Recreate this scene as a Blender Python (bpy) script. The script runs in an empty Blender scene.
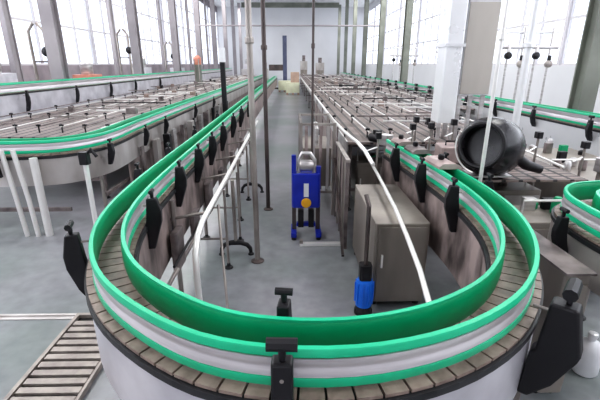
import bpy, bmesh, math, random
from mathutils import Vector, Matrix
random.seed(7)
PI = math.pi
COL = bpy.context.scene.collection

# ------------------------------------------------------------------ materials
def new_mat(name):
    m = bpy.data.materials.new(name); m.use_nodes = True
    nt = m.node_tree; b = nt.nodes['Principled BSDF']
    return m, nt, b

def mat(name, c1, c2=None, rough=.5, metal=0., scale=6., stretch=(1, 1, 1), rvar=.1, coat=0., bump=0., detail=4):
    m, nt, b = new_mat(name)
    c2 = c2 or tuple(x * .8 for x in c1)
    tc = nt.nodes.new('ShaderNodeTexCoord'); mp = nt.nodes.new('ShaderNodeMapping')
    mp.inputs['Scale'].default_value = stretch
    n = nt.nodes.new('ShaderNodeTexNoise'); n.inputs['Scale'].default_value = scale; n.inputs['Detail'].default_value = detail
    r = nt.nodes.new('ShaderNodeValToRGB')
    r.color_ramp.elements[0].position = .35; r.color_ramp.elements[1].position = .65
    r.color_ramp.elements[0].color = (*c2, 1); r.color_ramp.elements[1].color = (*c1, 1)
    L = nt.links.new
    L(tc.outputs['Object'], mp.inputs['Vector']); L(mp.outputs['Vector'], n.inputs['Vector'])
    L(n.outputs['Fac'], r.inputs['Fac']); L(r.outputs['Color'], b.inputs['Base Color'])
    mr = nt.nodes.new('ShaderNodeMapRange'); mr.inputs['To Min'].default_value = max(.03, rough - rvar); mr.inputs['To Max'].default_value = min(1, rough + rvar)
    L(n.outputs['Fac'], mr.inputs['Value']); L(mr.outputs['Result'], b.inputs['Roughness'])
    b.inputs['Metallic'].default_value = metal
    b.inputs['Coat Weight'].default_value = coat
    if bump:
        bp = nt.nodes.new('ShaderNodeBump'); bp.inputs['Strength'].default_value = bump; bp.inputs['Distance'].default_value = .01
        L(n.outputs['Fac'], bp.inputs['Height']); L(bp.outputs['Normal'], b.inputs['Normal'])
    return m

def stripes(name, c1, c2, scale, axis='Y', thresh=.15, rough=.5, metal=.2, axis2=None, scale2=1.):
    """cross slats of a chain seen along a straight lane"""
    m, nt, b = new_mat(name); L = nt.links.new
    tc = nt.nodes.new('ShaderNodeTexCoord'); sp = nt.nodes.new('ShaderNodeSeparateXYZ'); L(tc.outputs['Object'], sp.inputs[0])
    def band(ax, s, th):
        mu = nt.nodes.new('ShaderNodeMath'); mu.operation = 'MULTIPLY'; mu.inputs[1].default_value = s; L(sp.outputs[ax], mu.inputs[0])
        fr = nt.nodes.new('ShaderNodeMath'); fr.operation = 'FRACT'; L(mu.outputs[0], fr.inputs[0])
        gt = nt.nodes.new('ShaderNodeMath'); gt.operation = 'GREATER_THAN'; gt.inputs[1].default_value = th; L(fr.outputs[0], gt.inputs[0])
        return gt
    g = band(axis, scale, thresh)
    if axis2:
        g2 = band(axis2, scale2, thresh); mm = nt.nodes.new('ShaderNodeMath'); mm.operation = 'MULTIPLY'
        L(g.outputs[0], mm.inputs[0]); L(g2.outputs[0], mm.inputs[1]); g = mm
    n = nt.nodes.new('ShaderNodeTexNoise'); n.inputs['Scale'].default_value = 2.5; n.inputs['Detail'].default_value = 6
    r = nt.nodes.new('ShaderNodeValToRGB'); r.color_ramp.elements[0].position = .35; r.color_ramp.elements[1].position = .65
    r.color_ramp.elements[0].color = (*[x * .55 for x in c1], 1); r.color_ramp.elements[1].color = (*c1, 1)
    L(tc.outputs['Object'], n.inputs['Vector']); L(n.outputs['Fac'], r.inputs['Fac'])
    mx = nt.nodes.new('ShaderNodeMix'); mx.data_type = 'RGBA'; mx.inputs['A'].default_value = (*c2, 1)
    L(g.outputs[0], mx.inputs['Factor']); L(r.outputs['Color'], mx.inputs['B']); L(mx.outputs['Result'], b.inputs['Base Color'])
    b.inputs['Roughness'].default_value = rough; b.inputs['Metallic'].default_value = metal
    return m

M = {}
M['green'] = mat('green_plastic', (.0, .35, .155), (.0, .29, .125), .38, 0, 3, rvar=.06)
M['green_lip_lit'] = mat('green_plastic_lip_lit', (.02, .58, .31), (.01, .48, .25), .35, 0, 3, rvar=.06)  # same plastic as the face; brightness of lit edges put into the colour
M['steel'] = mat('brushed_stainless', (.66, .64, .64), (.45, .42, .42), .36, .75, 3, (1, 1, 6))
M['bright'] = mat('polished_stainless_tube', (.84, .82, .80), (.80, .78, .76), .32, .4, 6, rvar=.02)
M['band'] = mat('satin_steel_strip', (.74, .70, .72), (.56, .52, .54), .35, .45, 2.2, (1, 1, 14), rvar=.05)
M['panel'] = mat('sheet_steel_panel', (.62, .59, .58), (.40, .36, .34), .42, .55, 2.2, (1, 1, .4))
M['dull'] = mat('dull_frame_steel', (.33, .28, .275), (.12, .10, .10), .5, .5, 5)
M['skirt'] = mat('light_skirt_steel', (.72, .70, .74), (.55, .53, .57), .38, .35, 3)
M['brownsteel'] = mat('warm_steel_cabinet', (.36, .32, .285), (.20, .175, .155), .45, .25, 2.0, (1, 1, .3))
M['slab'] = mat('chain_plate', (.36, .275, .235), (.21, .155, .135), .45, .12, 14)
M['black'] = mat('black_plastic', (.010, .009, .012), (.005, .004, .007), .5, 0, 8)
M['blackgloss'] = mat('black_drum_plastic', (.012, .010, .014), (.006, .005, .008), .26, 0, 3)
M['darkrubber'] = mat('dark_wear_strip', (.03, .03, .034), (.015, .015, .018), .5, 0, 8)
M['blue'] = mat('blue_paint', (.01, .03, .42), (.008, .02, .30), .32, 0, 4)
M['azure'] = mat('azure_motor_paint', (.015, .20, .85), (.012, .15, .68), .35, 0, 4)
M['yellow'] = mat('yellow_badge', (.85, .50, .03), (.75, .38, .02), .4, 0, 6)
M['white'] = mat('white_enamel', (.82, .82, .84), (.72, .72, .75), .35, 0, 2)
M['whitesteel'] = mat('bright_side_steel', (.84, .84, .85), (.80, .80, .82), .3, .25, 2)
M['tankfront'] = mat('taupe_tank_front', (.50, .465, .43), (.38, .35, .32), .45, .35, 1.6, (1, 1, .3))
M['column'] = mat('column_paint', (.36, .33, .345), (.27, .245, .26), .5, 0, .8)
M['columndark'] = mat('green_grey_column_paint', (.24, .25, .215), (.15, .16, .135), .5, 0, .8)
M['pipe'] = mat('pipe_steel', (.45, .41, .38), (.24, .21, .20), .38, .6, 4, (1, 1, .5))
M['pipedark'] = mat('dark_pipe', (.13, .10, .095), (.06, .05, .05), .4, .4, 4, (1, 1, .5))
M['winframe'] = mat('window_frame_paint', (.66, .64, .67), (.56, .54, .57), .5, 0, 1.)
M['mast'] = mat('slate_mast_paint', (.10, .11, .19), (.07, .08, .14), .5, 0, 3)
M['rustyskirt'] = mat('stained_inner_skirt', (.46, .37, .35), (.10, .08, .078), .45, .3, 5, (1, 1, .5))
M['cover'] = mat('pinkish_cover_steel', (.58, .46, .44), (.40, .31, .30), .42, .3, 5)
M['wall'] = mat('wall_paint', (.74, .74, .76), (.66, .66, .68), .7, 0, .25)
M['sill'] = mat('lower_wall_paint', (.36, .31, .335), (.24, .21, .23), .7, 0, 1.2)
M['ceil'] = mat('ceiling_sheet', (.80, .80, .80), (.72, .72, .72), .7, 0, .3, (8, 1, 1))
M['cream'] = mat('cream_crate', (.78, .80, .60), (.70, .70, .52), .6, 0, 3)
M['carton'] = mat('carton', (.50, .36, .28), (.40, .28, .22), .7, 0, 3)
M['red'] = mat('salmon_paint', (.70, .30, .22), (.60, .24, .18), .5, 0, 3)
M['lane'] = stripes('chain_lanes', (.30, .235, .215), (.03, .024, .024), 9., 'Y', .25, .55, .1, 'X', 5.5)
M['grateslat'] = mat('grating_bar', (.46, .41, .37), (.30, .26, .24), .5, .3, 9)
M['pit'] = mat('drain_pit', (.03, .028, .028), (.015, .014, .014), .6, 0, 4)

def floor_mat():
    m, nt, b = new_mat('epoxy_floor'); L = nt.links.new
    tc = nt.nodes.new('ShaderNodeTexCoord')
    n = nt.nodes.new('ShaderNodeTexNoise'); n.inputs['Scale'].default_value = .55; n.inputs['Detail'].default_value = 5
    n2 = nt.nodes.new('ShaderNodeTexNoise'); n2.inputs['Scale'].default_value = 7; n2.inputs['Detail'].default_value = 6
    r = nt.nodes.new('ShaderNodeValToRGB'); r.color_ramp.elements[0].position = .35; r.color_ramp.elements[1].position = .65
    r.color_ramp.elements[0].color = (.20, .228, .222, 1); r.color_ramp.elements[1].color = (.315, .302, .335, 1)
    L(tc.outputs['Object'], n.inputs['Vector']); L(tc.outputs['Object'], n2.inputs['Vector']); L(n.outputs['Fac'], r.inputs['Fac'])
    mx = nt.nodes.new('ShaderNodeMix'); mx.data_type = 'RGBA'; mx.blend_type = 'OVERLAY'; mx.inputs['Factor'].default_value = .35
    L(r.outputs['Color'], mx.inputs['A']); L(n2.outputs['Fac'], mx.inputs['B']); L(mx.outputs['Result'], b.inputs['Base Color'])
    mr = nt.nodes.new('ShaderNodeMapRange'); mr.inputs['To Min'].default_value = .22; mr.inputs['To Max'].default_value = .48
    L(n2.outputs['Fac'], mr.inputs['Value']); L(mr.outputs['Result'], b.inputs['Roughness'])
    return m
M['floor'] = floor_mat()

def glass_mat():
    m = bpy.data.materials.new('window_glass'); m.use_nodes = True; nt = m.node_tree
    nt.nodes.remove(nt.nodes['Principled BSDF']); out = nt.nodes['Material Output']
    t = nt.nodes.new('ShaderNodeBsdfTransparent'); t.inputs[0].default_value = (.93, .95, .98, 1)
    g = nt.nodes.new('ShaderNodeBsdfGlossy'); g.inputs['Roughness'].default_value = .05
    mx = nt.nodes.new('ShaderNodeMixShader'); mx.inputs[0].default_value = .08
    nt.links.new(t.outputs[0], mx.inputs[1]); nt.links.new(g.outputs[0], mx.inputs[2]); nt.links.new(mx.outputs[0], out.inputs[0])
    return m
M['glass'] = glass_mat()

# ------------------------------------------------------------------ mesh helpers
class MB:
    def __init__(s): s.v = []; s.f = []
    def add(s, vs, fs):
        b = len(s.v); s.v += [tuple(v) for v in vs]; s.f += [tuple(i + b for i in f) for f in fs]; return s
    def box(s, a, b, ch=0.):
        x0, y0, z0 = [min(p, q) for p, q in zip(a, b)]; x1, y1, z1 = [max(p, q) for p, q in zip(a, b)]
        c = min(ch, (x1 - x0) / 3, (y1 - y0) / 3)
        if c <= 0: ring = [(x0, y0), (x1, y0), (x1, y1), (x0, y1)]
        else: ring = [(x0 + c, y0), (x1 - c, y0), (x1, y0 + c), (x1, y1 - c), (x1 - c, y1), (x0 + c, y1), (x0, y1 - c), (x0, y0 + c)]
        return s.prism(ring, z0, z1)
    def prism(s, ring, z0, z1):
        n = len(ring)
        return s.add([(x, y, z0) for x, y in ring] + [(x, y, z1) for x, y in ring],
                     [tuple(range(n))[::-1], tuple(range(n, 2 * n))] + [(i, (i + 1) % n, n + (i + 1) % n, n + i) for i in range(n)])
    def bar(s, a, b, w, h, up=(0, 0, 1)):
        a = Vector(a); b = Vector(b); d = (b - a).normalized(); u = Vector(up)
        if abs(d.dot(u)) > .98: u = Vector((0, 1, 0))
        r = d.cross(u).normalized(); u = r.cross(d)
        q = [(-1, -1), (1, -1), (1, 1), (-1, 1)]
        return s.add([p + r * (i * w / 2) + u * (j * h / 2) for p in (a, b) for i, j in q],
                     [(3, 2, 1, 0), (4, 5, 6, 7)] + [(i, (i + 1) % 4, 4 + (i + 1) % 4, 4 + i) for i in range(4)])
    def tube(s, pts, r, n=10, closed=False):
        pts = [Vector(p) for p in pts]; N = len(pts); rs = r if isinstance(r, (list, tuple)) else [r] * N
        vs = []; prev = None
        for i, p in enumerate(pts):
            if closed: d = (pts[(i + 1) % N] - pts[i - 1]).normalized()
            else: d = (pts[min(i + 1, N - 1)] - pts[max(i - 1, 0)]).normalized()
            if prev is None:
                u = Vector((0, 0, 1)) if abs(d.z) < .9 else Vector((1, 0, 0)); a = d.cross(u).normalized()
            else: a = (prev - d * prev.dot(d)).normalized()
            prev = a; b = d.cross(a)
            vs += [p + (a * math.cos(2 * PI * k / n) + b * math.sin(2 * PI * k / n)) * rs[i] for k in range(n)]
        fs = []
        for i in range(N if closed else N - 1):
            j = (i + 1) % N
            fs += [(i * n + k, i * n + (k + 1) % n, j * n + (k + 1) % n, j * n + k) for k in range(n)]
        if not closed: fs += [tuple(range(n))[::-1], tuple(range((N - 1) * n, N * n))]
        return s.add(vs, fs)
    def lathe(s, prof, c, axis, n=24):
        """prof: (radius, distance along axis)"""
        ax = Vector(axis).normalized(); u = Vector((0, 0, 1)) if abs(ax.z) < .9 else Vector((1, 0, 0)); a = ax.cross(u).normalized(); b = ax.cross(a); c = Vector(c)
        vs = [c + ax * h + (a * math.cos(2 * PI * k / n) + b * math.sin(2 * PI * k / n)) * r for r, h in prof for k in range(n)]
        fs = [(i * n + k, i * n + (k + 1) % n, (i + 1) * n + (k + 1) % n, (i + 1) * n + k) for i in range(len(prof) - 1) for k in range(n)]
        fs += [tuple(range(n))[::-1], tuple(range((len(prof) - 1) * n, len(prof) * n))]
        return s.add(vs, fs)
    def sweep(s, prof, path, off=0.):
        """closed profile (outward offset, z) swept along a Path"""
        k = len(prof); vs = []
        for p, nrm in zip(path.p, path.n):
            vs += [(p[0] + nrm[0] * (o + off), p[1] + nrm[1] * (o + off), z) for o, z in prof]
        N = len(path.p)
        fs = [(i * k + j, i * k + (j + 1) % k, (i + 1) * k + (j + 1) % k, (i + 1) * k + j) for i in range(N - 1) for j in range(k)]
        fs += [tuple(range(k))[::-1], tuple(range((N - 1) * k, N * k))]
        return s.add(vs, fs)
    def build(s, name, m, parent=None, smooth=False, bevel=0.):
        me = bpy.data.meshes.new(name); me.from_pydata(s.v, [], s.f); me.update()
        bm = bmesh.new(); bm.from_mesh(me); bmesh.ops.recalc_face_normals(bm, faces=bm.faces); bm.to_mesh(me); bm.free()
        me.materials.append(m)
        o = bpy.data.objects.new(name, me); COL.objects.link(o)
        if parent: o.parent = parent
        if smooth:
            me.polygons.foreach_set('use_smooth', [True] * len(me.polygons))
            try: me.set_sharp_from_angle(angle=math.radians(38))
            except Exception: pass
        if bevel:
            b = o.modifiers.new('bevel', 'BEVEL'); b.width = bevel; b.segments = 2; b.limit_method = 'ANGLE'
        return o

def tag(o, label, cat, group=None):
    o['label'] = label; o['category'] = cat
    if group: o['group'] = group
    return o
def thing(name, label, cat, loc=(0, 0, 0), group=None):
    o = bpy.data.objects.new(name, None); COL.objects.link(o); o.location = loc
    return tag(o, label, cat, group)
def struct(o): o['kind'] = 'structure'; return o

class Path:
    """smooth plan path, resampled evenly; n = outward normal (left of travel when side=1)"""
    def __init__(s, ctrl, step=.07, side=1):
        P = [Vector(c) for c in ctrl]; P = [P[0] * 2 - P[1]] + P + [P[-1] * 2 - P[-2]]
        dense = []
        for i in range(1, len(P) - 2):
            a, b, c, d = P[i - 1:i + 3]; m = max(8, int((c - b).length / .03))
            # centripetal-ish Catmull-Rom with tangents limited by segment length
            L = (c - b).length
            t1 = (c - a); t2 = (d - b)
            t1 = t1.normalized() * L if t1.length else t1; t2 = t2.normalized() * L if t2.length else t2
            for k in range(m):
                t = k / m
                dense.append(b * (2 * t**3 - 3 * t**2 + 1) + t1 * (t**3 - 2 * t**2 + t) + c * (-2 * t**3 + 3 * t**2) + t2 * (t**3 - t**2))
        dense.append(P[-2])
        s.p = [dense[0]]; acc = 0
        for a, b in zip(dense, dense[1:]):
            acc += (b - a).length
            if acc >= step: s.p.append(b); acc = 0
        s.side = side; s.calc()
    def calc(s):
        N = len(s.p); s.n = []
        for i in range(N):
            d = (s.p[min(i + 1, N - 1)] - s.p[max(i - 1, 0)]).normalized()
            s.n.append(Vector((-d.y, d.x)) * s.side)
    def near(s, x, y):
        i = min(range(len(s.p)), key=lambda k: (s.p[k] - Vector((x, y))).length)
        return i
    def sub(s, i, j):
        q = Path.__new__(Path); q.p = s.p[i:j]; q.n = s.n[i:j]; q.side = s.side; return q

# ------------------------------------------------------------------ conveyor pieces
def rail(parent, path, off, out, zt, h=.15):
    """guide rail: green plastic face towards the chain, steel strip on the back. out=+1: back faces outwards"""
    z0 = zt - h; o = out
    g = MB()
    g.sweep([(0, z0), (-.006 * o, z0 + .01), (-.011 * o, z0 + h * .3), (-.011 * o, z0 + h * .7), (-.006 * o, zt - .01), (0, zt), (.010 * o, zt), (.010 * o, z0)], path, off)
    g = g.build('guide_rail', M['green'], parent, smooth=True)
    l = MB()
    l.sweep([(-.004 * o, zt - .004), (-.004 * o, zt + .006), (.015 * o, zt + .006), (.018 * o, zt), (.018 * o, zt - .026), (.008 * o, zt - .034)], path, off)
    l.build('top_lip', M['green_lip_lit'], g, smooth=True)
    l = MB()
    l.sweep([(.008 * o, z0 - .002), (.008 * o, z0 + .036), (.018 * o, z0 + .034), (.020 * o, z0 + .004), (.016 * o, z0 - .002)], path, off)
    l.build('bottom_lip', M['green_lip_lit'], g, smooth=True)
    b = MB(); a0 = z0 + .037; a1 = zt - .035; mid = (a0 + a1) / 2
    b.sweep([(.009 * o, a0), (.009 * o, a1), (.015 * o, a1), (.015 * o, mid + .012), (.011 * o, mid + .006), (.011 * o, mid - .006), (.015 * o, mid - .012), (.015 * o, a0)], path, off)
    b.build('steel_strip', M['band'], g, smooth=True)
    return g

def chain(parent, path, o0, o1, z, th=.014, gap=.10):
    c = MB()
    for i in range(len(path.p) - 1):
        p, q = path.p[i], path.p[i + 1]; n, m_ = path.n[i], path.n[i + 1]; q = p.lerp(q, 1 - gap); m_ = n.lerp(m_, 1 - gap)
        A = p + n * o0; B = p + n * o1; Cc = q + m_ * o1; D = q + m_ * o0
        c.prism([(A.x, A.y), (B.x, B.y), (Cc.x, Cc.y), (D.x, D.y)], z - th, z)
    return c.build('chain', M['slab'], parent)

def bed(parent, path, o0, o1, z, skirt, skirt_mat='skirt', inner=None):
    inner = inner or skirt
    MB().sweep([(o0 - .006, z - .05), (o0 - .006, z - .018), (o1 + .008, z - .018), (o1 + .008, z - .05)], path).build('wear_strip', M['darkrubber'], parent)
    MB().sweep([(o1 - .012, z - .05 - skirt), (o1 - .012, z - .051), (o1 - .004, z - .051), (o1 - .004, z - .05 - skirt)], path).build('side_skirt', M[skirt_mat], parent, smooth=True)
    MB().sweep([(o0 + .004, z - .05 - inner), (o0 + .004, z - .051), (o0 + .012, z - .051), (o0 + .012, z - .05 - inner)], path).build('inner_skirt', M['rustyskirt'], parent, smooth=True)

def clamp(parent, p, n, zt, s=1., lower=.42, reach=.12, fat=1.):
    """black plastic arm standing off a rail: banana shaped blade, T knob, cross rod"""
    p = Vector((p[0], p[1], 0)); n = Vector((n[0], n[1], 0)).normalized(); t = Vector((-n.y, n.x, 0)); w = .024 * s
    prof = [(reach - .035, zt - .02), (reach - .045, zt - .14 * s), (reach - .055, zt - lower * .55), (.035, zt - lower * .85), (.03, zt - lower),
            (.075, zt - lower), (reach + .005, zt - lower * .80), (reach + .038, zt - lower * .5), (reach + .042, zt - .12 * s), (reach + .02, zt - .02)]
    mid_ = reach; prof = [(mid_ + (a - mid_) * (fat if z > zt - lower * .7 else 1), z) for a, z in prof]
    k = len(prof)
    vs = [p + n * a + t * (j * w) + Vector((0, 0, z)) for j in (-1, 1) for a, z in prof]
    m = MB().add(vs, [tuple(range(k))[::-1], tuple(range(k, 2 * k))] + [(i, (i + 1) % k, k + (i + 1) % k, k + i) for i in range(k)])
    arm = m.build('clamp_arm', M['black'], parent, bevel=.006 * s)
    c = p + n * (reach - .005)
    kb = MB().lathe([(.010, -.03), (.013, 0), (.013, .028 * s)], c + Vector((0, 0, zt)), (0, 0, 1), 10)
    kb.tube([c + t * -.034 * s + Vector((0, 0, zt + .026 * s)), c + t * -.015 * s + Vector((0, 0, zt + .026 * s)), c + t * .015 * s + Vector((0, 0, zt + .026 * s)), c + t * .034 * s + Vector((0, 0, zt + .026 * s))], [.015 * s, .015 * s, .015 * s, .015 * s], 8)
    kb.build('clamp_knob', M['black'], arm, smooth=True)
    MB().tube([p + n * .02 + Vector((0, 0, zt - .075)), p + n * (reach + .03) + Vector((0, 0, zt - .075))], .007, 8).build('rod', M['pipe'], arm, smooth=True)
    return arm

def leg(parent, x, y, z, r=.022, foot=True, m='pipe'):
    l = MB().tube([(x, y, .05 if foot else 0), (x, y, z)], r, 10).build('leg', M[m], parent, smooth=True)
    if foot: MB().lathe([(.045, 0), (.045, .012), (.022, .03), (.016, .06)], (x, y, 0), (0, 0, 1), 14).build('foot', M['black'], l, smooth=True)
    return l

def bipod(parent, x, y, z, span=.16, ax=(1, 0)):
    """leg on a black arched plastic foot"""
    a = Vector((ax[0], ax[1], 0)); c = Vector((x, y, 0))
    l = MB().tube([(x, y, .14), (x, y, z)], .02, 10).build('leg', M['pipe'], parent, smooth=True)
    b = MB(); b.tube([c + a * (span * k) + Vector((0, 0, h)) for k, h in ((-1, .03), (-.96, .08), (-.75, .125), (-.35, .15), (0, .155), (.35, .15), (.75, .125), (.96, .08), (1, .03))], [.020, .024, .026, .028, .032, .028, .026, .024, .020], 10)
    for s in (-1, 1): b.lathe([(.034, 0), (.034, .014), (.016, .03)], c + a * (span * s), (0, 0, 1), 12)
    b.build('arched_foot', M['black'], l, smooth=True)
    return l

# ================================================================== THE HALL
Y0, Y1, XL, XR, ZC = -3., 62., -10.5, 10.5, 9.7
struct(MB().box((XL - .2, Y0 - .2, -.2), (XR + .2, Y1 + .2, 0)).build('floor', M['floor']))
struct(MB().box((XL - .2, Y0 - .2, ZC), (XR + .2, Y1 + .2, ZC + .15)).build('ceiling', M['ceil']))
struct(MB().box((XL - .2, Y1, 0), (XR + .2, Y1 + .2, ZC)).build('wall_back', M['wall']))
struct(MB().box((XL - .2, Y0 - .2, 0), (XR + .2, Y0, ZC)).build('wall_front', M['wall']))
bays = [(-3 + 6.5 * i, -3 + 6.5 * (i + 1)) for i in range(10)]
wn = 0
for side, X in (('left', XL), ('right', XR)):
    s = -1 if side == 'left' else 1
    w = MB(); w.box((X, Y0, 0), (X + s * .2, Y1, 2.05)); w.box((X, Y0, 9.0), (X + s * .2, Y1, ZC))
    
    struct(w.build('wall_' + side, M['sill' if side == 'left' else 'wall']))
    for a, b in bays:
        wn += 1; f = MB(); a0 = a + .08; b0 = b - .08; xc = X + s * .1; f.box((X, b - .078, 2.05), (X + s * .2, b + .078, 9.0))
        for y in [a0 + (b0 - a0) * k / 4 for k in range(5)]: f.box((xc - .04, y - .05, 2.05), (xc + .04, y + .05, 9.0))
        for z in (2.08, 3.75, 5.45, 7.2, 8.95): f.box((xc - .035, a0, z - .045), (xc + .035, b0, z + .045))
        f = struct(f.build('window_%d' % wn, M['winframe']))
        struct(MB().box((xc - .006, a0, 2.05), (xc + .006, b0, 9.0)).build('pane', M['glass'], f))
# portal frames
def portal(Y, xl, xr, name, m, hw=.17):
    b = MB()
    for x in (xl, xr):
        if x is None: continue
        b.box((x - hw, Y - .18, 0), (x + hw, Y - .14, 9.35)); b.box((x - hw, Y + .14, 0), (x + hw, Y + .18, 9.35)); b.box((x - hw * .5, Y - .14, 0), (x + hw * .5, Y + .14, 9.35))
        b.box((x - .2, Y - .22, 0), (x + .2, Y + .22, .03))
    return struct(b.build(name, M[m]))
n = 0
for i in range(8):
    n += 1; portal(12.1 + 6.2 * i, -6.62, None, 'column_left_%d' % (i + 1), 'column')
for i, Y in enumerate([8.75, 16.7, 23.3, 30., 36.6, 43., 49.6, 57.]):
    portal(Y, None, 6.25, 'column_right_%d' % (i + 1), 'columndark')
    struct(MB().box((-6.5, Y - .12, 9.0), (6.14, Y + .12, 9.3)).box((-6.5, Y - .03, 9.3), (6.14, Y + .03, 9.6)).build('beam_%d' % (i + 1), M['columndark']))

for i in range(5):
    portal(15.0 + 8.6 * i, -9.7, None, 'column_window_%d' % (i + 1), 'column', .09)
# ================================================================== MAIN LOOP
ZT, ZCH = 1.2, 1.032
outer_ctrl = [(-1.42, 34), (-1.40, 22), (-1.36, 12), (-1.33, 8), (-1.31, 5.4), (-1.30, 3.6), (-1.265, 2.75), (-1.185, 2.25), (-1.045, 1.87), (-.84, 1.56), (-.55, 1.30), (-.28, 1.15), (.05, 1.09),
              (.37, 1.12), (.69, 1.24), (1.0, 1.47), (1.26, 1.83), (1.43, 2.27), (1.50, 2.75), (1.50, 3.3), (1.44, 4.1), (1.36, 5.0)]
P = Path(outer_ctrl, .07, side=-1)   # travel: down the left, round, up the right; outward is the right-hand side of travel
GAP = .185
loop = thing('bend_conveyor', 'green-railed U-bend conveyor closest to the viewer, sweeping round the whole aisle', 'conveyor')
rail(loop, P, -.018, 1, ZT)
rail(loop, P, -GAP + .022, -1, ZT)
chain(loop, P, -GAP - .02, .036, ZCH)
bed(loop, P, -GAP - .035, .040, ZCH, .34, inner=.50)
# outer clamps
def clamp_at(path, x, y, side, off=0, **k):
    i = path.near(x, y); p = path.p[i] + path.n[i] * off
    return clamp(loop if 'parent' not in k else k.pop('parent'), p, path.n[i] * side, k.pop('zt', ZT), **k)
clamp(loop, (-.035, 1.085), (-.04, -1), 1.235, s=1.45, reach=.055)
clamp_at(P, -1.2, 2.15, 1, .0, s=1.25, lower=.46, reach=.12, fat=1.25)
clamp_at(P, 1.04, 1.50, 1, .0, s=1.9, lower=.52, reach=.15, fat=1.9, zt=1.17)
for x, y in ((-1.3, 3.6), (-1.3, 4.6), (-1.32, 6), (-1.34, 8), (1.5, 3.2), (1.47, 4.0)): clamp_at(P, x, y, 1, .02)
# inner clamps (dark uprights along the inside)
for x, y in ((-1.25, 2.62), (-1.3, 3.5), (-1.3, 4.35), (-1.3, 5.2), (-1.32, 6.1), (-1.33, 7.2), (-1.34, 8.5), (-1.36, 10.2), (.02, 1.09), (1.5, 2.9), (1.5, 3.6), (1.42, 4.35)):
    clamp_at(P, x - (.05 if x == .02 else 0), y, -1, -GAP - .0, lower=.40, reach=.075 if x == .02 else .095, zt=1.24, fat=1.2)
i0 = P.near(1.5, 3.35)
for a_, b_, c_m in ((i0 + 1, i0 + 6, 'cover'), (i0 + 8, i0 + 12, 'dull'), (i0 + 13, i0 + 17, 'cover')):
    hd = MB().sweep([(-.185, ZT + .008), (-.185, ZT + .03), (-.15, ZT + .055), (-.03, ZT + .055), (.02, ZT + .03), (.02, ZT + .008)], P.sub(a_, b_)).build('track_hood', M[c_m], loop, smooth=True)
    q = P.p[(a_ + b_) // 2]
    MB().lathe([(.022, 0), (.03, .01), (.03, .04), (.018, .05)], (q.x - .09, q.y, ZT + .055), (0, 0, 1), 12).build('hood_knob', M['black'], hd, smooth=True)
# frame tubes, inside of the loop
fr = lambda pts, r, m='bright', nm='frame_tube': MB().tube(pts, r, 10).build(nm, M[m], loop, smooth=True)
fr([(-.70, 2.62, .0), (-.71, 2.62, .62), (-.715, 2.66, .78), (-.72, 2.78, .87), (-.73, 3.0, .90), (-.74, 4.2, .90), (-.76, 5.9, .90), (-.78, 9, .90)], .024)
fr([(-.55, 2.9, .02), (-.62, 3.2, .35), (-.70, 3.55, .85)], .012, 'pipe', 'brace')
fr([(.72, 1.70, .84), (.79, 2.20, .88), (.84, 2.7, .90), (.90, 3.3, .90), (.95, 4.1, .91), (.985, 4.8, .92)], .018)
fr([(.72, 1.72, .0), (.72, 1.72, .83)], .018, 'bright', 'leg')
for x, y in ((-1.05, 2.1), (-1.05, 3.3), (-1.1, 4.7), (-1.1, 6.4), (-1.15, 8.5), (-1.18, 11), (-.3, 1.45), (.6, 1.45)): leg(loop, x, y, .98)
for x, y in ((-.70, 3.9), (-.66, 4.6), (-.74, 5.3), (-.72, 6.2), (-.74, 7.4)): leg(loop, x, y, .89, .014)
bipod(loop, -.66, 4.22, .90, .17)
bipod(loop, -.70, 6.6, .90, .17)
for y in (3.3, 4.6, 5.6, 6.8, 8.2): fr([(-.74, y, .87), (-1.12, y, .80)], .014, 'pipe', 'cross_tube')
for y in (4.0, 5.0, 6.4): fr([(-.72, y, .30), (-1.12, y, .30)], .012, 'pipe', 'cross_tube')
leg(loop, -1.31, 2.5, .95, .02, m='bright')
leg(loop, 1.38, 2.5, .95, .022)
leg(loop, 1.15, 1.62, .75, .024, m='pipe')

for y, hgt in ((3.1, .62), (3.75, .5), (4.5, .66), (5.4, .55), (6.5, .6), (7.8, .6)):
    MB().box((-1.04, y, .40), (-.98, y + .22, .40 + hgt * .55), .01).build('junction_box', M['dull'], loop, bevel=.006)
fr([(-1.0, 2.6, .42), (-1.0, 10, .42)], .018, 'pipe', 'cable_tube')
fr([(-.96, 2.9, .55), (-.96, 10, .55)], .012, 'black', 'cable_tube')
sp = thing('sensor_post', 'slim steel post with a black clamp head beside the bend conveyor on its grating side', 'post', (-1.66, 3.16, 0))
MB().tube([(0, 0, 0), (0, 0, 1.36)], .020, 10).build('pole', M['bright'], sp, smooth=True)
MB().box((-.035, -.035, 1.34), (.035, .035, 1.44), .01).tube([(0, 0, 1.40), (.06, 0, 1.46), (.10, 0, 1.40)], .014, 8).build('clamp_head', M['black'], sp)
MB().lathe([(.05, 0), (.05, .012), (.024, .02)], (0, 0, 0), (0, 0, 1), 14).build('base', M['pipe'], sp)

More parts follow.
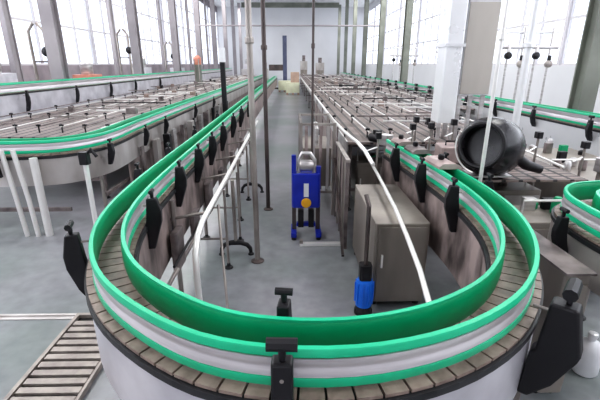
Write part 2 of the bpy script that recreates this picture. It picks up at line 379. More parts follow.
# ================================================================== SECOND CONVEYOR (left, behind the first)
P2 = Path([(-2.45, 40), (-2.55, 20), (-2.62, 12), (-2.64, 8), (-2.62, 6.6), (-2.60, 5.95), (-2.66, 5.45), (-2.9, 5.08), (-3.25, 4.95), (-3.9, 4.91), (-5.2, 4.95), (-7.2, 5.0)], .08, side=-1)
P2.n = [-v for v in P2.n] if P2.n[0].x < 0 else P2.n
c2 = thing('side_conveyor', 'curving green-railed conveyor coming in over the grey floor, second line beyond the grating', 'conveyor')
rail(c2, P2, 0, 1, ZT); rail(c2, P2, -GAP, -1, ZT)
chain(c2, P2, -GAP - .03, .05, ZCH); bed(c2, P2, -GAP - .04, .06, ZCH, .34, 'panel')
for x, y in ((-2.66, 5.5), (-2.6, 8), (-2.6, 10.5), (-2.6, 13), (-3.6, 4.9), (-5, 4.95), (-2.6, 6.8)):
    clamp_at(P2, x, y, 1, .06, parent=c2, zt=1.10, lower=.32, reach=.10)
for pts in (((-3.42, 4.80, .0), (-3.45, 4.80, .5), (-3.50, 4.80, 1.12)), ((-3.28, 4.80, 0), (-3.30, 4.80, .5), (-3.36, 4.80, 1.12))):
    MB().tube(pts, .03, 10).build('leg', M['bright'], c2, smooth=True)
MB().tube([(-3.15, 4.82, 0), (-3.15, 4.82, 1.02)], .045, 12).build('leg', M['bright'], c2, smooth=True)
for x, y in ((-2.75, 5.6), (-2.72, 7.2), (-2.7, 9), (-2.7, 11), (-2.7, 14), (-4.6, 5.1), (-5.8, 5.15)): leg(c2, x, y, .64, .026)
MB().bar((-7, 4.98, .30), (-2.9, 4.98, .30), .04, .05).build('cross_rail', M['dull'], c2)
MB().bar((-2.72, 5.6, .30), (-2.72, 16, .30), .04, .05).build('cross_rail', M['dull'], c2)

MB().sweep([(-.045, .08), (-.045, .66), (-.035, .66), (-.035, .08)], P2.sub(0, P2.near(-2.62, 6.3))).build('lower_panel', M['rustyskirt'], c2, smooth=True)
for i in range(16):
    y = 6.6 + i * .62; MB().box((-2.53, y, .12), (-2.50 + .05 * (i % 3), y + .12 + .1 * (i % 2), .80)).build('upright_rib', M[('dull', 'panel', 'black', 'steel')[i % 4]], c2)
# ================================================================== MASS FLOW TABLES
def table(name, label, x0, x1, y0, y1, z, lanes, rail_mat='bright', post_every=1.6, side_panel=None, seed=1):
    rnd = random.Random(seed)
    t = thing(name, label, 'conveyor')
    MB().box((x0, y0, z - .03), (x1, y1, z)).build('chain', M['lane'], t)
    for x in (x0 - .012, x1 + .012): MB().box((x - .01, y0, z - .16), (x + .01, y1, z + .012)).build('side_plate', M['steel'], t)
    w = (x1 - x0) / lanes
    for i in range(lanes + 1):
        x = x0 + w * i
        r = MB().tube([(x, y0 + rnd.uniform(0, .5), z + .10), (x, y1, z + .10)], .011, 6).build('lane_rail', M[rail_mat if i % 2 else 'dull'], t, smooth=True)
        yy = y0 + .4
        while yy < min(y1, y0 + 14):
            MB().tube([(x, yy, z), (x, yy, z + .14)], .012, 5).bar((x - .03, yy, z + .12), (x + .03, yy, z + .12), .03, .03).build('rail_post', M['black'], r); yy += post_every

    yy = y0 + .9
    while yy < min(y1, y0 + 26):
        xa = x0 + w * rnd.randrange(0, lanes - 1); xb = min(x1, xa + w * rnd.choice((2, 3, 4))); zz = z + rnd.uniform(.16, .22)
        MB().bar((xa, yy, zz), (xb, yy, zz), .035, .025).build('tie_bar', M[rnd.choice(('dull', 'pipe', 'black', 'bright'))], t)
        if rnd.random() < .6: 
            xq = rnd.uniform(xa, xb - .1); MB().box((xq, yy - .06, zz - .06), (xq + rnd.uniform(.08, .2), yy + .06, zz + .05), .01).build('guide_block', M[rnd.choice(('black', 'dull', 'slab'))], t)
        yy += rnd.uniform(.5, .9)
    yy = y0 + .15
    while yy < y1:
        for x in (x0 + .06, x1 - .06): leg(t, x, yy, z - .03, .024, m='dull')
        b = MB().bar((x0 + .05, yy, .32), (x1 - .05, yy, .32), .03, .04).build('cross_bar', M['dull'], t)
        yy += 1.7 if yy < 12 else 4
    if side_panel: 
        for xs in side_panel: MB().box((xs - .006, y0, z - .80), (xs + .006, min(y1, y0 + 9), z - .15)).build('side_panel', M['rustyskirt'], t)
    return t
table('bottle_table', 'wide flat conveyor table of brown chain lanes between the two left-hand green lines', -5.6, -3.0, 6.2, 40, 1.04, 7, seed=2)
tr = table('bottle_table', 'wide flat conveyor table of brown chain lanes beside the aisle past the blue machine', .78, 3.15, 5.55, 44, 1.06, 7, side_panel=(.80,), seed=3)
table('bottle_table', 'narrow chain-lane conveyor on thin legs between the right-hand table and the green far line', 3.75, 4.75, 10.5, 44, 1.0, 3, seed=4)
# bright handrail tube along the aisle edge of the right table
MB().tube([(.86, 4.15, 1.08), (.82, 4.45, 1.17), (.79, 4.8, 1.20), (.73, 5.6, 1.20), (.69, 7, 1.20), (.68, 12, 1.20), (.62, 30, 1.20)], .022, 10).build('edge_tube', M['bright'], tr, smooth=True)
for y in (6.2, 7.6, 9.4, 11.6, 14): MB().tube([(.70, y, 0), (.70, y, 1.19)], .014, 8).build('edge_post', M['dull'], tr, smooth=True)

# third, raised line at far left
P3 = Path([(-6.0, 42), (-6.1, 20), (-6.15, 9), (-6.2, 6.6)], .12, side=1)
P3.n = [Vector((abs(v.x), v.y)) for v in P3.n]
c3 = thing('raised_conveyor', 'raised pale-sided conveyor with green rail in front of the tall windows', 'conveyor')
rail(c3, P3, 0, 1, 1.70, .22); rail(c3, P3, -GAP, -1, 1.70, .22)
chain(c3, P3, -GAP - .03, .05, 1.51); bed(c3, P3, -GAP - .04, .06, 1.51, .5, 'skirt')
for y in (7.2, 9.4, 11.6, 13.8, 16, 19): clamp(c3, (-6.08, y), (1, 0), 1.5, lower=.45); leg(c3, -6.12, y, .98, .04, m='dull'); leg(c3, -6.35, y, .98, .04, m='dull')

# right far line (long green rail in front of the right windows)
PR = Path([(5.35, 5.0), (5.30, 12), (5.20, 24), (5.1, 44)], .12, side=1)
PR.n = [Vector((-abs(v.x), v.y)) for v in PR.n]
c4 = thing('far_conveyor', 'long straight conveyor with green rail and a row of black brackets along the right windows', 'conveyor')
rail(c4, PR, 0, 1, ZT + .05, .21); rail(c4, PR, -GAP, -1, ZT + .05, .21)
chain(c4, PR, -GAP - .03, .05, ZCH); bed(c4, PR, -GAP - .04, .06, ZCH, .68, 'whitesteel')
yy = 6.9
while yy < 40:
    clamp(c4, (5.28, yy), (-1, 0), ZT, s=1.5 if yy < 11 else 3.2, lower=.38, fat=1 if yy < 11 else 1.8); 
    if yy < 30: leg(c4, 5.42, yy, .31, .03)
    yy += 1.72

# near right line
PN = Path([(1.99, .9), (1.99, 1.6), (1.97, 2.2), (1.97, 2.45), (2.02, 2.75), (2.18, 2.97), (2.45, 3.06), (3.0, 3.1), (4.2, 3.1)], .07, side=1)

c5 = thing('short_conveyor', 'short green-railed conveyor running close beside the bend conveyor, under the black bracket', 'conveyor')
rail(c5, PN, 0, 1, ZT); rail(c5, PN, -GAP, -1, ZT)
chain(c5, PN, -GAP - .03, .05, ZCH); bed(c5, PN, -GAP - .04, .06, ZCH, .26, 'panel')
for y in (1.3, 1.95, 2.5): clamp(c5, (1.95, y), (-1, 0), ZT - .06, lower=.34)
for x, y in ((2.08, 1.2), (2.08, 1.85), (2.5, 2.93), (3.4, 2.97)): leg(c5, x, y, .74)

# ================================================================== PIPES AND POLES
def pole(name, label, x, y, r, m, z1=9.0, z0=0.):
    t = thing(name, label, 'pipe', (x, y, 0))
    MB().tube([(0, 0, z0), (0, 0, z1)], r, 14).build('pipe_run', M[m], t, smooth=True)
    MB().lathe([(r * 2.4, z0), (r * 2.4, z0 + .012), (r * 1.3, z0 + .03)], (0, 0, 0), (0, 0, 1), 16).build('base_flange', M['pipedark'], t)
    MB().lathe([(r * 1.3, 2.28), (r * 1.45, 2.29), (r * 1.45, 2.33), (r * 1.3, 2.34)], (0, 0, 0), (0, 0, 1), 14).build('collar', M[m], t)
    return t
pole('vertical_pipe', 'thicker grey steel pipe rising from the aisle floor by the arched black foot', -.40, 4.05, .030, 'pipe')
pole('vertical_pipe', 'dark thin pipe rising just behind the thicker grey aisle pipe', -.375, 5.75, .030, 'pipedark')
pole('vertical_pipe', 'single thin dark brown pipe rising behind the blue machine', .26, 5.25, .016, 'pipedark')
pole('vertical_pipe', 'thickest bright steel pipe, rising behind the black drum', 2.82, 5.05, .045, 'whitesteel', z0=.951)
pole('vertical_pipe', 'slim pale pipe crossing in front of the black drum', 1.70, 3.46, .017, 'bright')
hp = MB().tube([(-6.45, 30, 4.6), (6.1, 30, 4.6)], .05, 8).build('overhead_pipe', M['column'], smooth=True)
tag(hp, 'thin grey horizontal pipe crossing the hall high between columns', 'pipe')

# ================================================================== BLUE MACHINE
bm_ = thing('blue_pump_unit', 'upright blue machine with an orange-yellow badge standing in the aisle', 'machine', (.165, 4.75, 0))
b = MB()
b.box((-.178, -.03, .40), (-.122, .03, 1.06), .006); b.box((.122, -.03, .40), (.178, .03, .92), .006)
b.build('frame', M['blue'], bm_, bevel=.006)
MB().box((-.17, -.07, .40), (.17, .09, .84), .02).build('front_panel', M['blue'], bm_, bevel=.01)
for x in (-.15, .15): MB().box((x - .025, -.03, .10), (x + .025, .03, .40)).build('leg', M['pipedark'], bm_)
MB().box((-.12, -.03, .14), (.12, .03, .19)).build('tie_plate', M['blue'], bm_)
MB().box((-.03, -.082, .55), (.03, -.068, .72)).build('gauge_plate', M['white'], bm_)
MB().lathe([(.062, 0), (.062, .012), (.05, .018)], (0, -.070, .47), (0, -1, 0), 20).build('badge', M['yellow'], bm_)
MB().box((-.10, -.04, .13), (-.03, .04, .36)).box((.03, -.04, .13), (.10, .04, .36)).build('lower_housing', M['black'], bm_)
m = MB(); m.tube([(-.09, 0, .80), (-.09, 0, 1.0), (-.05, 0, 1.08), (.05, 0, 1.08), (.10, 0, 1.0), (.10, 0, .80)], .026, 10); m.lathe([(.06, -.08), (.07, -.06), (.07, .06), (.05, .09)], (.0, 0, .93), (1, 0, 0), 16)
m.build('pipework', M['steel'], bm_, smooth=True)
MB().box((-.19, -.16, .04), (-.12, .16, .10), .01).build('skid', M['blue'], bm_)
MB().box((.12, -.16, .04), (.19, .16, .10), .01).build('skid', M['blue'], bm_)
for x in (-.155, .155):
    for y in (-.12, .12): MB().lathe([(.03, 0), (.03, .02), (.014, .045)], (x, y, 0), (0, 0, 1), 12).build('foot', M['black'], bm_)
pl = thing('floor_bracket', 'pale flat steel bar lying on the aisle floor before the blue machine', 'bar', (.36, 4.45, 0))
MB().box((-.28, -.035, .0), (.28, .035, .035), .01).build('bar', M['bright'], pl, bevel=.004)
MB().box((-.28, -.03, .035), (-.24, .03, .075)).box((.24, -.03, .035), (.28, .03, .075)).build('lug', M['pipe'], pl)

# side cabinet under the right of the loop
cb = thing('steel_cabinet', 'tall brownish steel cabinet under the right arm of the bend conveyor, inside the loop', 'cabinet', (0, 0, 0))
MB().box((.70, 3.12, .06), (1.17, 4.3, .82), .012).build('body', M['brownsteel'], cb, bevel=.008)
MB().box((.73, 3.105, .10), (1.14, 3.119, .79)).build('door', M['brownsteel'], cb, bevel=.003)
MB().box((.76, 3.085, .42), (.775, 3.104, .54)).build('handle', M['bright'], cb)
for x in (.74, 1.13):
    for y in (3.2, 4.2): MB().lathe([(.03, 0), (.03, .015), (.018, .06)], (x, y, 0), (0, 0, 1), 12).build('foot', M['black'], cb)
ps = thing('panel_screen', 'brown-grey steel panel screen standing between brownish cabinet and open rack', 'screen', (.62, 4.36, 0))
for k in range(5): MB().box((-.02, k * .27 - .02, 0), (.02, k * .27 + .02, 1.06)).build('post', M['pipe' if k % 2 else 'dull'], ps)
for k in range(4): MB().box((-.008, k * .27 + .022, .10), (.008, k * .27 + .248, 1.02)).build('panel', M[('brownsteel', 'rustyskirt')[k % 2]], ps)
MB().bar((0, -.02, 1.075), (0, 1.10, 1.075), .05, .03).build('top_rail', M['pipe'], ps)
MB().bar((-.06, -.3, .05), (-.035, 1.1, .85), .03, .03).build('slanting_bar', M['pipedark'], ps)
# azure motor
mo = thing('azure_motor', 'bright blue gearmotor on a thin shaft low beside the brownish steel cabinet', 'motor', (.62, 3.05, 0))
mo.scale = (1.45, 1.45, 1.2)
m = MB().lathe([(.03, .06), (.05, .07), (.052, .10), (.052, .26), (.045, .28), (.03, .285)], (0, 0, 0), (0, 0, 1), 18)
for k in range(10):
    a = 2 * PI * k / 10; m.bar((.053 * math.cos(a), .053 * math.sin(a), .10), (.053 * math.cos(a), .053 * math.sin(a), .26), .005, .012, (math.cos(a), math.sin(a), 0))
m.build('motor_body', M['azure'], mo, smooth=True)
MB().lathe([(.055, 0), (.055, .03), (.04, .06)], (0, 0, 0), (0, 0, 1), 18).build('fan_cover', M['black'], mo)
MB().tube([(0, 0, .28), (0, 0, .84), (-.01, .05, .90)], .013, 8).build('shaft', M['pipedark'], mo, smooth=True)
MB().box((-.035, -.035, .285), (.035, .035, .40), .01).build('gearbox', M['black'], mo)

# ================================================================== TAUPE CABINET ON STAND
tk = thing('hanging_cabinet', 'tall taupe-fronted steel cabinet with a bright side, raised on legs behind the black drum', 'cabinet', (0, 0, 0))
ty = 5.75
MB().box((2.33, ty, 1.68), (2.76, ty + .5, 2.90), .01).build('body', M['whitesteel'], tk, bevel=.01)
MB().box((2.34, ty - .018, 1.70), (2.75, ty - .001, 2.87), .006).build('door', M['tankfront'], tk, bevel=.004)
MB().box((2.31, ty - .03, 2.90), (2.79, ty + .53, 2.93)).build('rain_lid', M['white'], tk)
for x in (2.37, 2.70):
    for y in (ty + .05, ty + .45): MB().box((x - .025, y - .025, 1.061), (x + .025, y + .025, 1.68)).build('leg', M['steel'], tk)
wp = thing('air_duct', 'bright white vertical steel duct standing against the taupe cabinet', 'duct', (0, 0, 0))
MB().box((2.07, 5.70, 1.30), (2.31, 6.05, 3.6), .02).build('duct_body', M['whitesteel'], wp, bevel=.01)
MB().box((2.05, 5.68, 2.32), (2.325, 6.07, 2.36)).build('flange', M['white'], wp)
for x in (2.095, 2.285):
    for y in (5.74, 6.01): MB().box((x - .022, y - .022, 1.061), (x + .022, y + .022, 1.30)).build('leg', M['steel'], wp)

# ================================================================== BLACK DRUM
dr = thing('black_drum', 'big glossy black round drum with a modelled pale highlight on the rim, mounted above the conveyors', 'drum', (0, 0, 0))
DS = 1.12; dc = Vector((2.06, 4.08, 1.285)); ax = Vector((-.72, -.66, .18)).normalized()
MB().lathe([(r * DS, h * DS) for r, h in ((.05, -.29), (.16, -.27), (.24, -.20), (.27, -.10), (.27, .04), (.255, .14), (.20, .22), (.185, .22), (.175, .10), (.02, .08))], dc, ax, 36).build('drum_shell', M['blackgloss'], dr, smooth=True)
mouth = MB(); c_ = dc + ax * .245; u = ax.cross(Vector((0, 0, 1))).normalized(); v = u.cross(ax)
mouth.tube([c_ + (u * math.cos(2 * PI * k / 36) + v * math.sin(2 * PI * k / 36)) * .215 for k in range(36)], .022, 8, True)
mouth.build('mouth_ring', M['black'], dr, smooth=True)
MB().tube([dc + ax * .19 + (u * math.cos(a) + v * math.sin(a)) * .285 for a in [math.radians(q) for q in range(-80, 20, 8)]], .009, 6).build('rim_highlight', M['bright'], dr, smooth=True)  # highlight on the drum rim, modelled as a bright tube arc
MB().tube([dc + Vector((.24, .0, -.08)), dc + Vector((.42, .02, -.20)), dc + Vector((.60, .05, -.26))], [.06, .055, .045], 12).build('outlet_arm', M['black'], dr, smooth=True)
for x, y in ((1.94, 4.22), (2.22, 4.16)):
    MB().tube([(x, y, .951), (x, y, .975)], .028, 10).build('leg', M['whitesteel'], dr, smooth=True)
MB().box((1.88, 4.0, .975), (2.30, 4.28, .99)).build('cradle', M['steel'], dr)

# ================================================================== CLUTTER: drives, sensors, valves around the right junction
def gearmotor(label, x, y, z, s=1., c='dull', rot=0.):
    t = thing('drive_motor', label, 'motor', (x, y, z)); t.rotation_euler[2] = rot
    MB().box((-.07 * s, -.06 * s, .0), (.07 * s, .06 * s, .13 * s), .015).build('gearbox', M['steel'], t, bevel=.008)
    m = MB().lathe([(.05 * s, .07 * s), (.058 * s, .08 * s), (.058 * s, .24 * s), (.045 * s, .26 * s)], (0, 0, .065 * s), (1, 0, 0), 16)
    m.build('motor_body', M[c], t, smooth=True)
    MB().box((.10 * s, -.035 * s, .11 * s), (.19 * s, .035 * s, .165 * s), .006).build('terminal_box', M['black'], t)
    MB().box((-.035 * s, -.035 * s, -z), (-.01 * s, .035 * s, 0.)).build('bracket', M['pipe'], t)
    return t
gearmotor('steel gear drive with grey motor before the drum, between two green rails', 1.74, 2.98, .80, .75, 'dull', 1.4)
gearmotor('black drive motor low in the gap beyond the short conveyor', 3.30, 3.75, .70, 1.1, 'black', .2)
gearmotor('grey drive motor out beyond the drum arm, before the far conveyor', 3.5, 4.3, .95, 1.2, 'dull', .2)
gearmotor('dark-bodied drive motor at the end of the wide right-hand table', 1.25, 5.3, 1.07, 1.1, 'black', 2.2)
bx = thing('brown_box_housing', 'brownish steel housing standing in the gap between bend and short conveyors', 'housing', (0, 0, 0))
MB().box((1.60, 2.05, .05), (1.76, 2.85, .93), .012).build('body', M['brownsteel'], bx, bevel=.01)
MB().box((1.63, 2.036, .12), (1.74, 2.049, .86)).build('door', M['brownsteel'], bx, bevel=.003)
MB().box((1.59, 2.03, .93), (1.77, 2.87, .945)).build('lid', M['dull'], bx)
for x in (1.63, 1.73):
    for y in (2.12, 2.78): MB().lathe([(.02, 0), (.02, .05)], (x, y, 0), (0, 0, 1), 10).build('foot', M['black'], bx)

rnd = random.Random(11)
# guide bars and stands at the junction (each stand a thing)
st = [(1.02, 4.72, 1.26), (1.55, 5.14, 1.30), (1.72, 4.95, 1.34), (2.35, 4.72, 1.32), (1.66, 5.38, 1.36), (2.87, 4.6, 1.28), (3.3, 4.4, 1.2), (3.2, 3.55, 1.12), (2.12, 5.25, 1.34)]
place = ['nearest the tip of the table', 'just behind the bend conveyor end', 'between the bend end and the white duct', 'behind the black drum', 'at the table end under the white duct',
         'past the drum towards the far conveyor', 'out in the gap before the far conveyor', 'beside the short conveyor end', 'in front of the taupe cabinet legs']
for (x, y, z), w in zip(st, place):
    t = thing('sensor_stand', 'thin steel sensor stand with black head ' + w, 'stand', (x, y, .951 if 1.58 < x < 3.1 and 4 < y < 5.5 else 0)); z -= t.location.z
    MB().tube([(0, 0, 0), (0, 0, z)], .014, 8).build('pole', M['pipe'], t, smooth=True)
    MB().box((-.035, -.045, z), (.035, .045, z + .075), .012).build('sensor_head', M['black'], t, bevel=.006)
    MB().tube([(0, 0, z - .10), (rnd.uniform(-.2, -.1), -.10, z - .13)], .009, 6).build('side_arm', M['bright'], t, smooth=True)
    MB().lathe([(.05, 0), (.05, .012), (.02, .02)], (0, 0, 0), (0, 0, 1), 12).build('base', M['black'], t)
# steel trough linking bend conveyor to table
tg = thing('transfer_plate', 'tan chain transfer deck carrying the black drum, between bend and wide table', 'conveyor', (0, 0, 0))
MB().prism([(1.62, 3.98), (1.62, 5.5), (3.1, 5.5), (3.1, 3.98)][::-1], .93, .95).build('deck', M['lane'], tg)
MB().tube([(1.66, 4.25, 1.03), (1.66, 4.8, 1.05), (1.70, 5.3, 1.05)], .014, 8).build('guide_bar', M['bright'], tg, smooth=True)
MB().tube([(2.97, 4.2, 1.03), (2.97, 4.9, 1.05), (3.02, 5.45, 1.05)], .014, 8).build('guide_bar', M['bright'], tg, smooth=True)
for x, y in ((1.7, 4.4), (1.7, 5.35), (3.0, 4.75), (3.0, 5.35)): leg(tg, x, y, .93, .02)

def low_machine(label, x0, x1, y0, y1, z, seed):
    r_ = random.Random(seed); t = thing('drive_unit', label, 'machine', (x0, y0, 0)); w, d = x1 - x0, y1 - y0
    MB().box((0, 0, .08), (w, d, z), .02).build('body', M['brownsteel'], t, bevel=.01)
    k = max(1, round(w / .4))
    for i in range(k):
        p_ = MB().box((w * i / k + .03, -.014, .14), (w * (i + 1) / k - .03, -.001, z - .06)).build('door', M['panel' if i % 2 else 'brownsteel'], t, bevel=.004)
        MB().box((w * i / k + .06, -.03, z * .5), (w * i / k + .08, -.015, z * .5 + .12)).build('door_handle', M['bright'], p_)
    for i in range(int(5 * w * d) + 3):
        px, py = r_.uniform(.1, w - .1), r_.uniform(.08, d - .08); hh = r_.uniform(.05, .2); c = r_.choice(('black', 'dull', 'steel', 'steel', 'rustyskirt', 'green'))
        if r_.random() < .5: MB().lathe([(.045, 0), (.05, .01), (.05, hh * .8), (.03, hh)], (px, py, z), (0, 0, 1), 12).build('knob', M[c], t, smooth=True)
        else: MB().box((px - .06, py - .04, z), (px + .06, py + .04, z + hh), .01).build('housing', M[c], t, bevel=.006)
    MB().tube([(.04, d * .3, z), (.04, d * .3, z + .16), (w - .04, d * .3, z + .16), (w - .04, d * .3, z)], .012, 8).build('guard_rail', M['bright'], t, smooth=True)
    for px in (.06, w - .06):
        for py in (.06, d - .06): MB().lathe([(.035, 0), (.035, .02), (.02, .08)], (px, py, 0), (0, 0, 1), 10).build('foot', M['black'], t)
    return t
low_machine('brown-sided drive unit with many knobs under the black drum deck', 1.95, 2.88, 4.35, 5.3, .72, 3)
low_machine('long low brown drive unit in front of the far green conveyor', 3.5, 4.9, 4.6, 6.9, .70, 5)
low_machine('small brown drive unit tucked between short conveyor curve and black drum deck', 2.1, 3.1, 3.2 + .12, 3.8, .74, 8)
low_machine('low dark drive unit under the near end of the wide right-hand table', .95, 1.62, 5.80, 6.35, .70, 9)
rk = thing('steel_rack', 'open brownish steel frame rack behind the blue machine at the edge of the wide table', 'rack', (.12, 5.5, 0))
for x in (0, .46):
    for y in (0, 1.1): MB().box((x - .02, y - .02, 0), (x + .02, y + .02, 1.34)).build('post', M['pipe'], rk)
for z_ in (.35, 1.32):
    for y in (0, 1.1): MB().bar((0, y, z_), (.46, y, z_), .03, .03).build('crossbar', M['pipe'], rk)
    for x in (0, .46): MB().bar((x, 0, z_), (x, 1.1, z_), .03, .03).build('crossbar', M['pipe'], rk)
MB().box((.03, .05, .42), (.43, 1.05, .98), .02).build('tank', M['brownsteel'], rk, bevel=.01)
MB().tube([(.23, .3, .98), (.23, .3, 1.2), (.23, .6, 1.25), (.23, .9, 1.2), (.23, .9, .98)], .03, 10).build('pipe_bend', M['steel'], rk, smooth=True)
for k in range(4): MB().box((.05 + .1 * k, -.035, .4), (.09 + .1 * k, -.02, 1.3)).build('upright_slat', M[('rustyskirt', 'panel')[k % 2]], rk)
for label, x, y, w_, d_, h_, c in (('pinkish steel cover box on the deck behind the black drum', 1.80, 4.72, .30, .34, .20, 'cover'), ('smaller pinkish steel cover box on the deck nearer the white duct', 2.22, 5.05, .28, .25, .16, 'cover'),
                                ('dark steel cover box on the outer end of the drum deck', 2.55, 4.62, .18, .3, .14, 'dull')):
    t = thing('guide_cover', label, 'cover', (x, y, .951))
    MB().prism([(0, 0), (w_, 0), (w_ * .9, d_), (w_ * .1, d_)], 0, h_).build('cover', M[c], t, bevel=.015)
    MB().tube([(w_ * .3, d_ * .4, h_), (w_ * .3, d_ * .4, h_ + .05), (w_ * .7, d_ * .4, h_ + .05), (w_ * .7, d_ * .4, h_)], .01, 8).build('grip', M['black'], t, smooth=True)
# white pail/box at bottom right
wb = thing('white_jug', 'small white plastic jug on the floor beyond the large black bracket', 'jug', (2.09, 2.30, 0))
MB().lathe([(.07, 0), (.085, .02), (.085, .20), (.06, .25), (.025, .27), (.025, .30)], (0, 0, 0), (0, 0, 1), 18).build('jug_body', M['white'], wb, smooth=True)
MB().lathe([(.03, .295), (.03, .325), (.02, .33)], (0, 0, 0), (0, 0, 1), 14).build('cap', M['whitesteel'], wb)

# ================================================================== FLOOR DRAIN
gr = thing('drain_grating', 'slatted steel drain grating let into the floor, tapering off beside the bend conveyor', 'grating', (0, 0, 0))
MB().box((-1.86, 1.2, .001), (-1.42, 3.0, .006)).build('pit', M['pit'], gr)
m = MB(); y = 1.23
while y < 2.95: m.box((-1.85, y, .012), (-1.43, y + .052, .034)); y += .082
m.build('slats', M['grateslat'], gr)
MB().box((-1.89, 1.2, .0), (-1.86, 3.0, .04)).box((-1.42, 1.2, 0), (-1.40, 3.0, .04)).box((-1.89, 3.0, 0), (-1.40, 3.03, .04)).build('edge_frame', M['grateslat'], gr)
dn = MB().box((-7.5, 3.03, 0), (-1.9, 3.055, .02)).box((-7.5, 2.99, 0), (-1.9, 3.03, .008)).build('floor_joint_strip', M['panel'])
tag(dn, 'thin pale steel strip crossing the grey floor to the end of the drain grating', 'strip')

# ================================================================== FAR BACKGROUND
def crate_stack():
    spots = [(-.60, 33.0, 0), (.05, 30.0, 0)]
    lb = ['pale cream pallet crate at the far end of the aisle, on the dark pipe side', 'pale cream pallet crate at the far end of the aisle, on the table side']
    for (x, y, z), l in zip(spots, lb):
        t = thing('pallet_crate', l, 'crate', (x, y, z))
        MB().box((-.48, -.4, .14), (.48, .4, .85), .03).build('crate_body', M['cream'], t)
        for px in (-.4, 0, .4): MB().box((px - .07, -.4, 0), (px + .07, .4, .14)).build('skid', M['carton'], t)
    t = thing('carton_box', 'brown carton standing on the pale far crates', 'box', (.2, 30.0, .851))
    MB().box((-.3, -.3, 0), (.3, .3, .7)).build('carton_body', M['carton'], t)
    MB().box((-.31, -.03, .1), (.31, .03, .705)).build('tape', M['cream'], t)
crate_stack()
fm = thing('far_lift_mast', 'dark blue upright mast with a low arm against the far wall', 'machine', (-.62, 37, 0))
MB().box((-.18, -.15, 0), (.18, .15, 4.4), .03).build('mast', M['mast'], fm)
MB().box((-1.4, -.12, 1.55), (-.18, .12, 2.05)).build('arm', M['pipedark'], fm)
MB().box((-1.4, -.3, 0), (.3, .3, .12)).build('base', M['pipedark'], fm)
for x, y, w, h, l in ((-1.98, 32, .34, 2.2, 'grey-brown filling cabinet beside the far lift mast'), (1.3, 47, .8, 3.0, 'grey-brown machine cabinet at the far end beyond the crates'), (3.3, 50, 1.0, 2.8, 'low wide machine cabinet at the far end of the right-hand tables')):
    t = thing('machine_cabinet', l, 'machine', (x, y, 0))
    MB().box((-w / 2, -.4, .1), (w / 2, .4, h * .8), .04).build('body', M['panel'], t)
    MB().box((-w / 2 + .05, -.42, .3), (w / 2 - .05, -.4, h * .5)).build('door', M['brownsteel'], t)
    MB().box((-w * .2, -.2, h * .8), (w * .2, .2, h)).build('hood', M['dull'], t)
    MB().box((-w / 2, -.4, 0), (w / 2, .4, .1)).build('plinth', M['black'], t)
# machines in front of the left windows
sp_ = [(-8.8, 12.5, 1.1, 2.3, 'panel', 'boxy grey machine under the first tall window beyond the raised conveyor'), (-8.7, 18, 1.2, 2.1, 'dull', 'dark low machine by the windows between the first two columns'),
       (-8.5, 24, 1.2, 2.4, 'panel', 'grey machine by the windows behind the second column'), (-8.4, 31, 1.3, 2.3, 'dull', 'darker machine by the windows behind the third column'), (-4.6, 44, 1.2, 2.6, 'steel', 'steel machine closing the far end of the left-hand table')]
for x, y, w, h, c, l in sp_:
    t = thing('bottling_machine', l, 'machine', (x, y, 0))
    MB().box((-w / 2, -.9, .15), (w / 2, .9, h * .62), .05).build('body', M[c], t)
    MB().box((-w * .3, -.6, h * .62), (w * .3, .6, h * .8), .05).build('guard', M['red' if 'low' in l else 'skirt'], t)
    MB().lathe([(.22, h * .8), (.25, h * .84), (.25, h), (.1, h * 1.06)], (0, 0, 0), (0, 0, 1), 16).build('bowl', M['steel'], t, smooth=True)
    for px in (-w / 2 + .1, w / 2 - .1):
        for py in (-.8, .8): MB().tube([(px, py, 0), (px, py, .16)], .05, 8).build('foot', M['black'], t)
for i, (x, y, h, l) in enumerate(((-8.3, 14.2, 3.1, 'tall thin two-pipe riser by the first bright window'), (-8.0, 20.5, 3.4, 'tall thin two-pipe riser between second and third tall windows'), (-7.9, 27.5, 3.2, 'tall thin two-pipe riser farther down the left windows'))):
    t = thing('pipe_riser', l.replace('left ', ''), 'pipework', (x, y, 0))
    for k in (-.25, .25): MB().tube([(k, 0, 0), (k, 0, h), (k * .2, 0, h + .25)], .05, 8).build('riser', M['pipe'], t, smooth=True)
    MB().bar((-.25, 0, h * .7), (.25, 0, h * .7), .05, .05).build('tie', M['pipedark'], t)
    MB().lathe([(.09, -.1), (.16, -.06), (.16, .06), (.09, .1)], (.25, 0, h * .8), (0, 1, 0), 12).build('valve', M['black'], t, smooth=True)
# dark control post and salmon/green machine heads left of the aisle pipes
cp = thing('control_post', 'dark slim control post with a pale box on top beyond the left-hand green rails', 'post', (-2.05, 12.5, 0))
MB().box((-.07, -.06, 0), (.07, .06, 2.15), .01).build('post', M['black'], cp)
MB().box((-.09, -.12, 2.15), (.09, .08, 2.55), .02).build('control_box', M['white'], cp)
MB().box((-.16, -.16, 0), (.16, .16, .03)).build('base', M['black'], cp)
vh = thing('capper_head', 'salmon-topped machine head with grey-green body over the left-hand table', 'machine', (-4.67, 20.98, 0))
vh.scale = (.7, .7, 1); vh.location.z = .02
MB().box((-.2, -.3, 1.06), (.2, .3, 2.05), .04).build('body', M['columndark'], vh)
MB().lathe([(.24, 2.05), (.27, 2.12), (.27, 2.36), (.14, 2.48)], (0, 0, 0), (0, 0, 1), 16).build('cap', M['red'], vh, smooth=True)
for px in (-.15, .15): MB().box((px - .03, -.36, 1.06), (px + .03, -.31, 2.3)).build('guide_post', M['pipe'], vh)
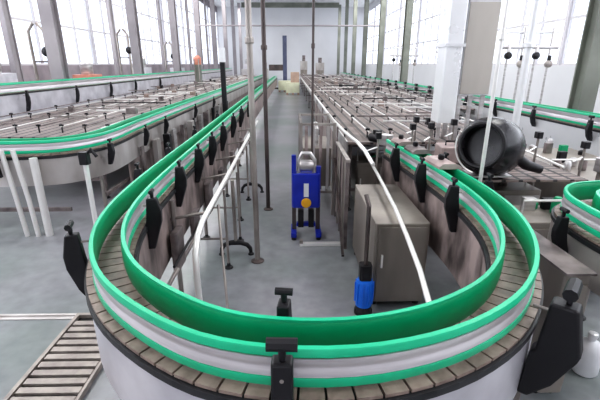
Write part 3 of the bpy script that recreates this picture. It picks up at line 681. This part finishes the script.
# pipe racks on the right, before the windows
for i, (x, y, l) in enumerate(((7.6, 13.5, 'valve manifold of thin pipes before the right windows, closest one'), (7.4, 19, 'valve manifold of thin pipes before the right windows, second along the wall'), (7.2, 27, 'valve manifold of thin pipes before the right windows, smallest and farthest'))):
    t = thing('valve_manifold', l, 'pipework', (x, y, 0))
    for k in range(4): MB().tube([(-.7 + .45 * k, 0, 0), (-.7 + .45 * k, 0, 2.7 + .5 * (k % 2))], .035, 8).build('riser', M['steel'], t, smooth=True)
    MB().tube([(-.9, 0, 2.6), (.9, 0, 2.6)], .05, 8).build('header_pipe', M['steel'], t, smooth=True)
    MB().tube([(-.9, .1, 3.05), (.9, .1, 3.05)], .04, 8).build('header_pipe', M['white'], t, smooth=True)
    for k in range(4):
        v_ = MB().lathe([(.05, -.08), (.11, -.05), (.11, .05), (.05, .08)], (-.7 + .45 * k, -.05, 2.35 - .25 * (k % 2)), (0, 1, 0), 12).build('valve', M['pipe' if k % 2 else 'black'], t, smooth=True)
        MB().lathe([(.06, 0), (.06, .12), (.04, .15)], (-.7 + .45 * k, -.05, 2.46 - .25 * (k % 2)), (0, 0, 1), 10).build('actuator', M['black' if k % 2 else 'steel'], v_, smooth=True)

# ================================================================== LIGHT
w = bpy.data.worlds.new('overcast'); bpy.context.scene.world = w; w.use_nodes = True
bg = w.node_tree.nodes['Background']; bg.inputs[0].default_value = (.93, .95, 1, 1); bg.inputs[1].default_value = 2.15
def area(name, loc, rot, sx, sy, e, col=(1, 1, 1)):
    l = bpy.data.lights.new(name, 'AREA'); l.shape = 'RECTANGLE'; l.size = sx; l.size_y = sy; l.energy = e; l.color = col
    o = bpy.data.objects.new(name, l); COL.objects.link(o); o.location = loc; o.rotation_euler = rot; return o
for i, y in enumerate((1, 9, 18, 28, 40, 53)):
    for x in (-6, 6): area('ceiling_fill', (x, y, 8.8), (0, 0, 0), 2.2, 3.5, 260 if y < 12 else 400, (1, .99, .97))  # added overhead fill without fixtures; side rows leave the aisle darker
area('window_glow_left', (-10.2, 14, 5.5), (0, -PI / 2, 0), 6.5, 34, 700, (.96, .97, 1))
area('window_glow_right', (10.2, 14, 5.5), (0, PI / 2, 0), 6.5, 34, 600, (.96, .97, 1))

# ================================================================== CAMERA
cam = bpy.data.cameras.new('camera'); co = bpy.data.objects.new('camera', cam); COL.objects.link(co)
cam.sensor_width = 36; cam.lens = 24; cam.clip_start = .05
co.location = (0, 0, 2.1); co.rotation_euler = (math.radians(90 - 18.78), 0, math.radians(-1.085))
bpy.context.scene.camera = co
sc = bpy.context.scene
sc.view_settings.view_transform = 'Standard'; sc.view_settings.exposure = 0.
for lk in ('Medium High Contrast', 'High Contrast', 'None'):
    try: sc.view_settings.look = lk; break
    except TypeError: pass
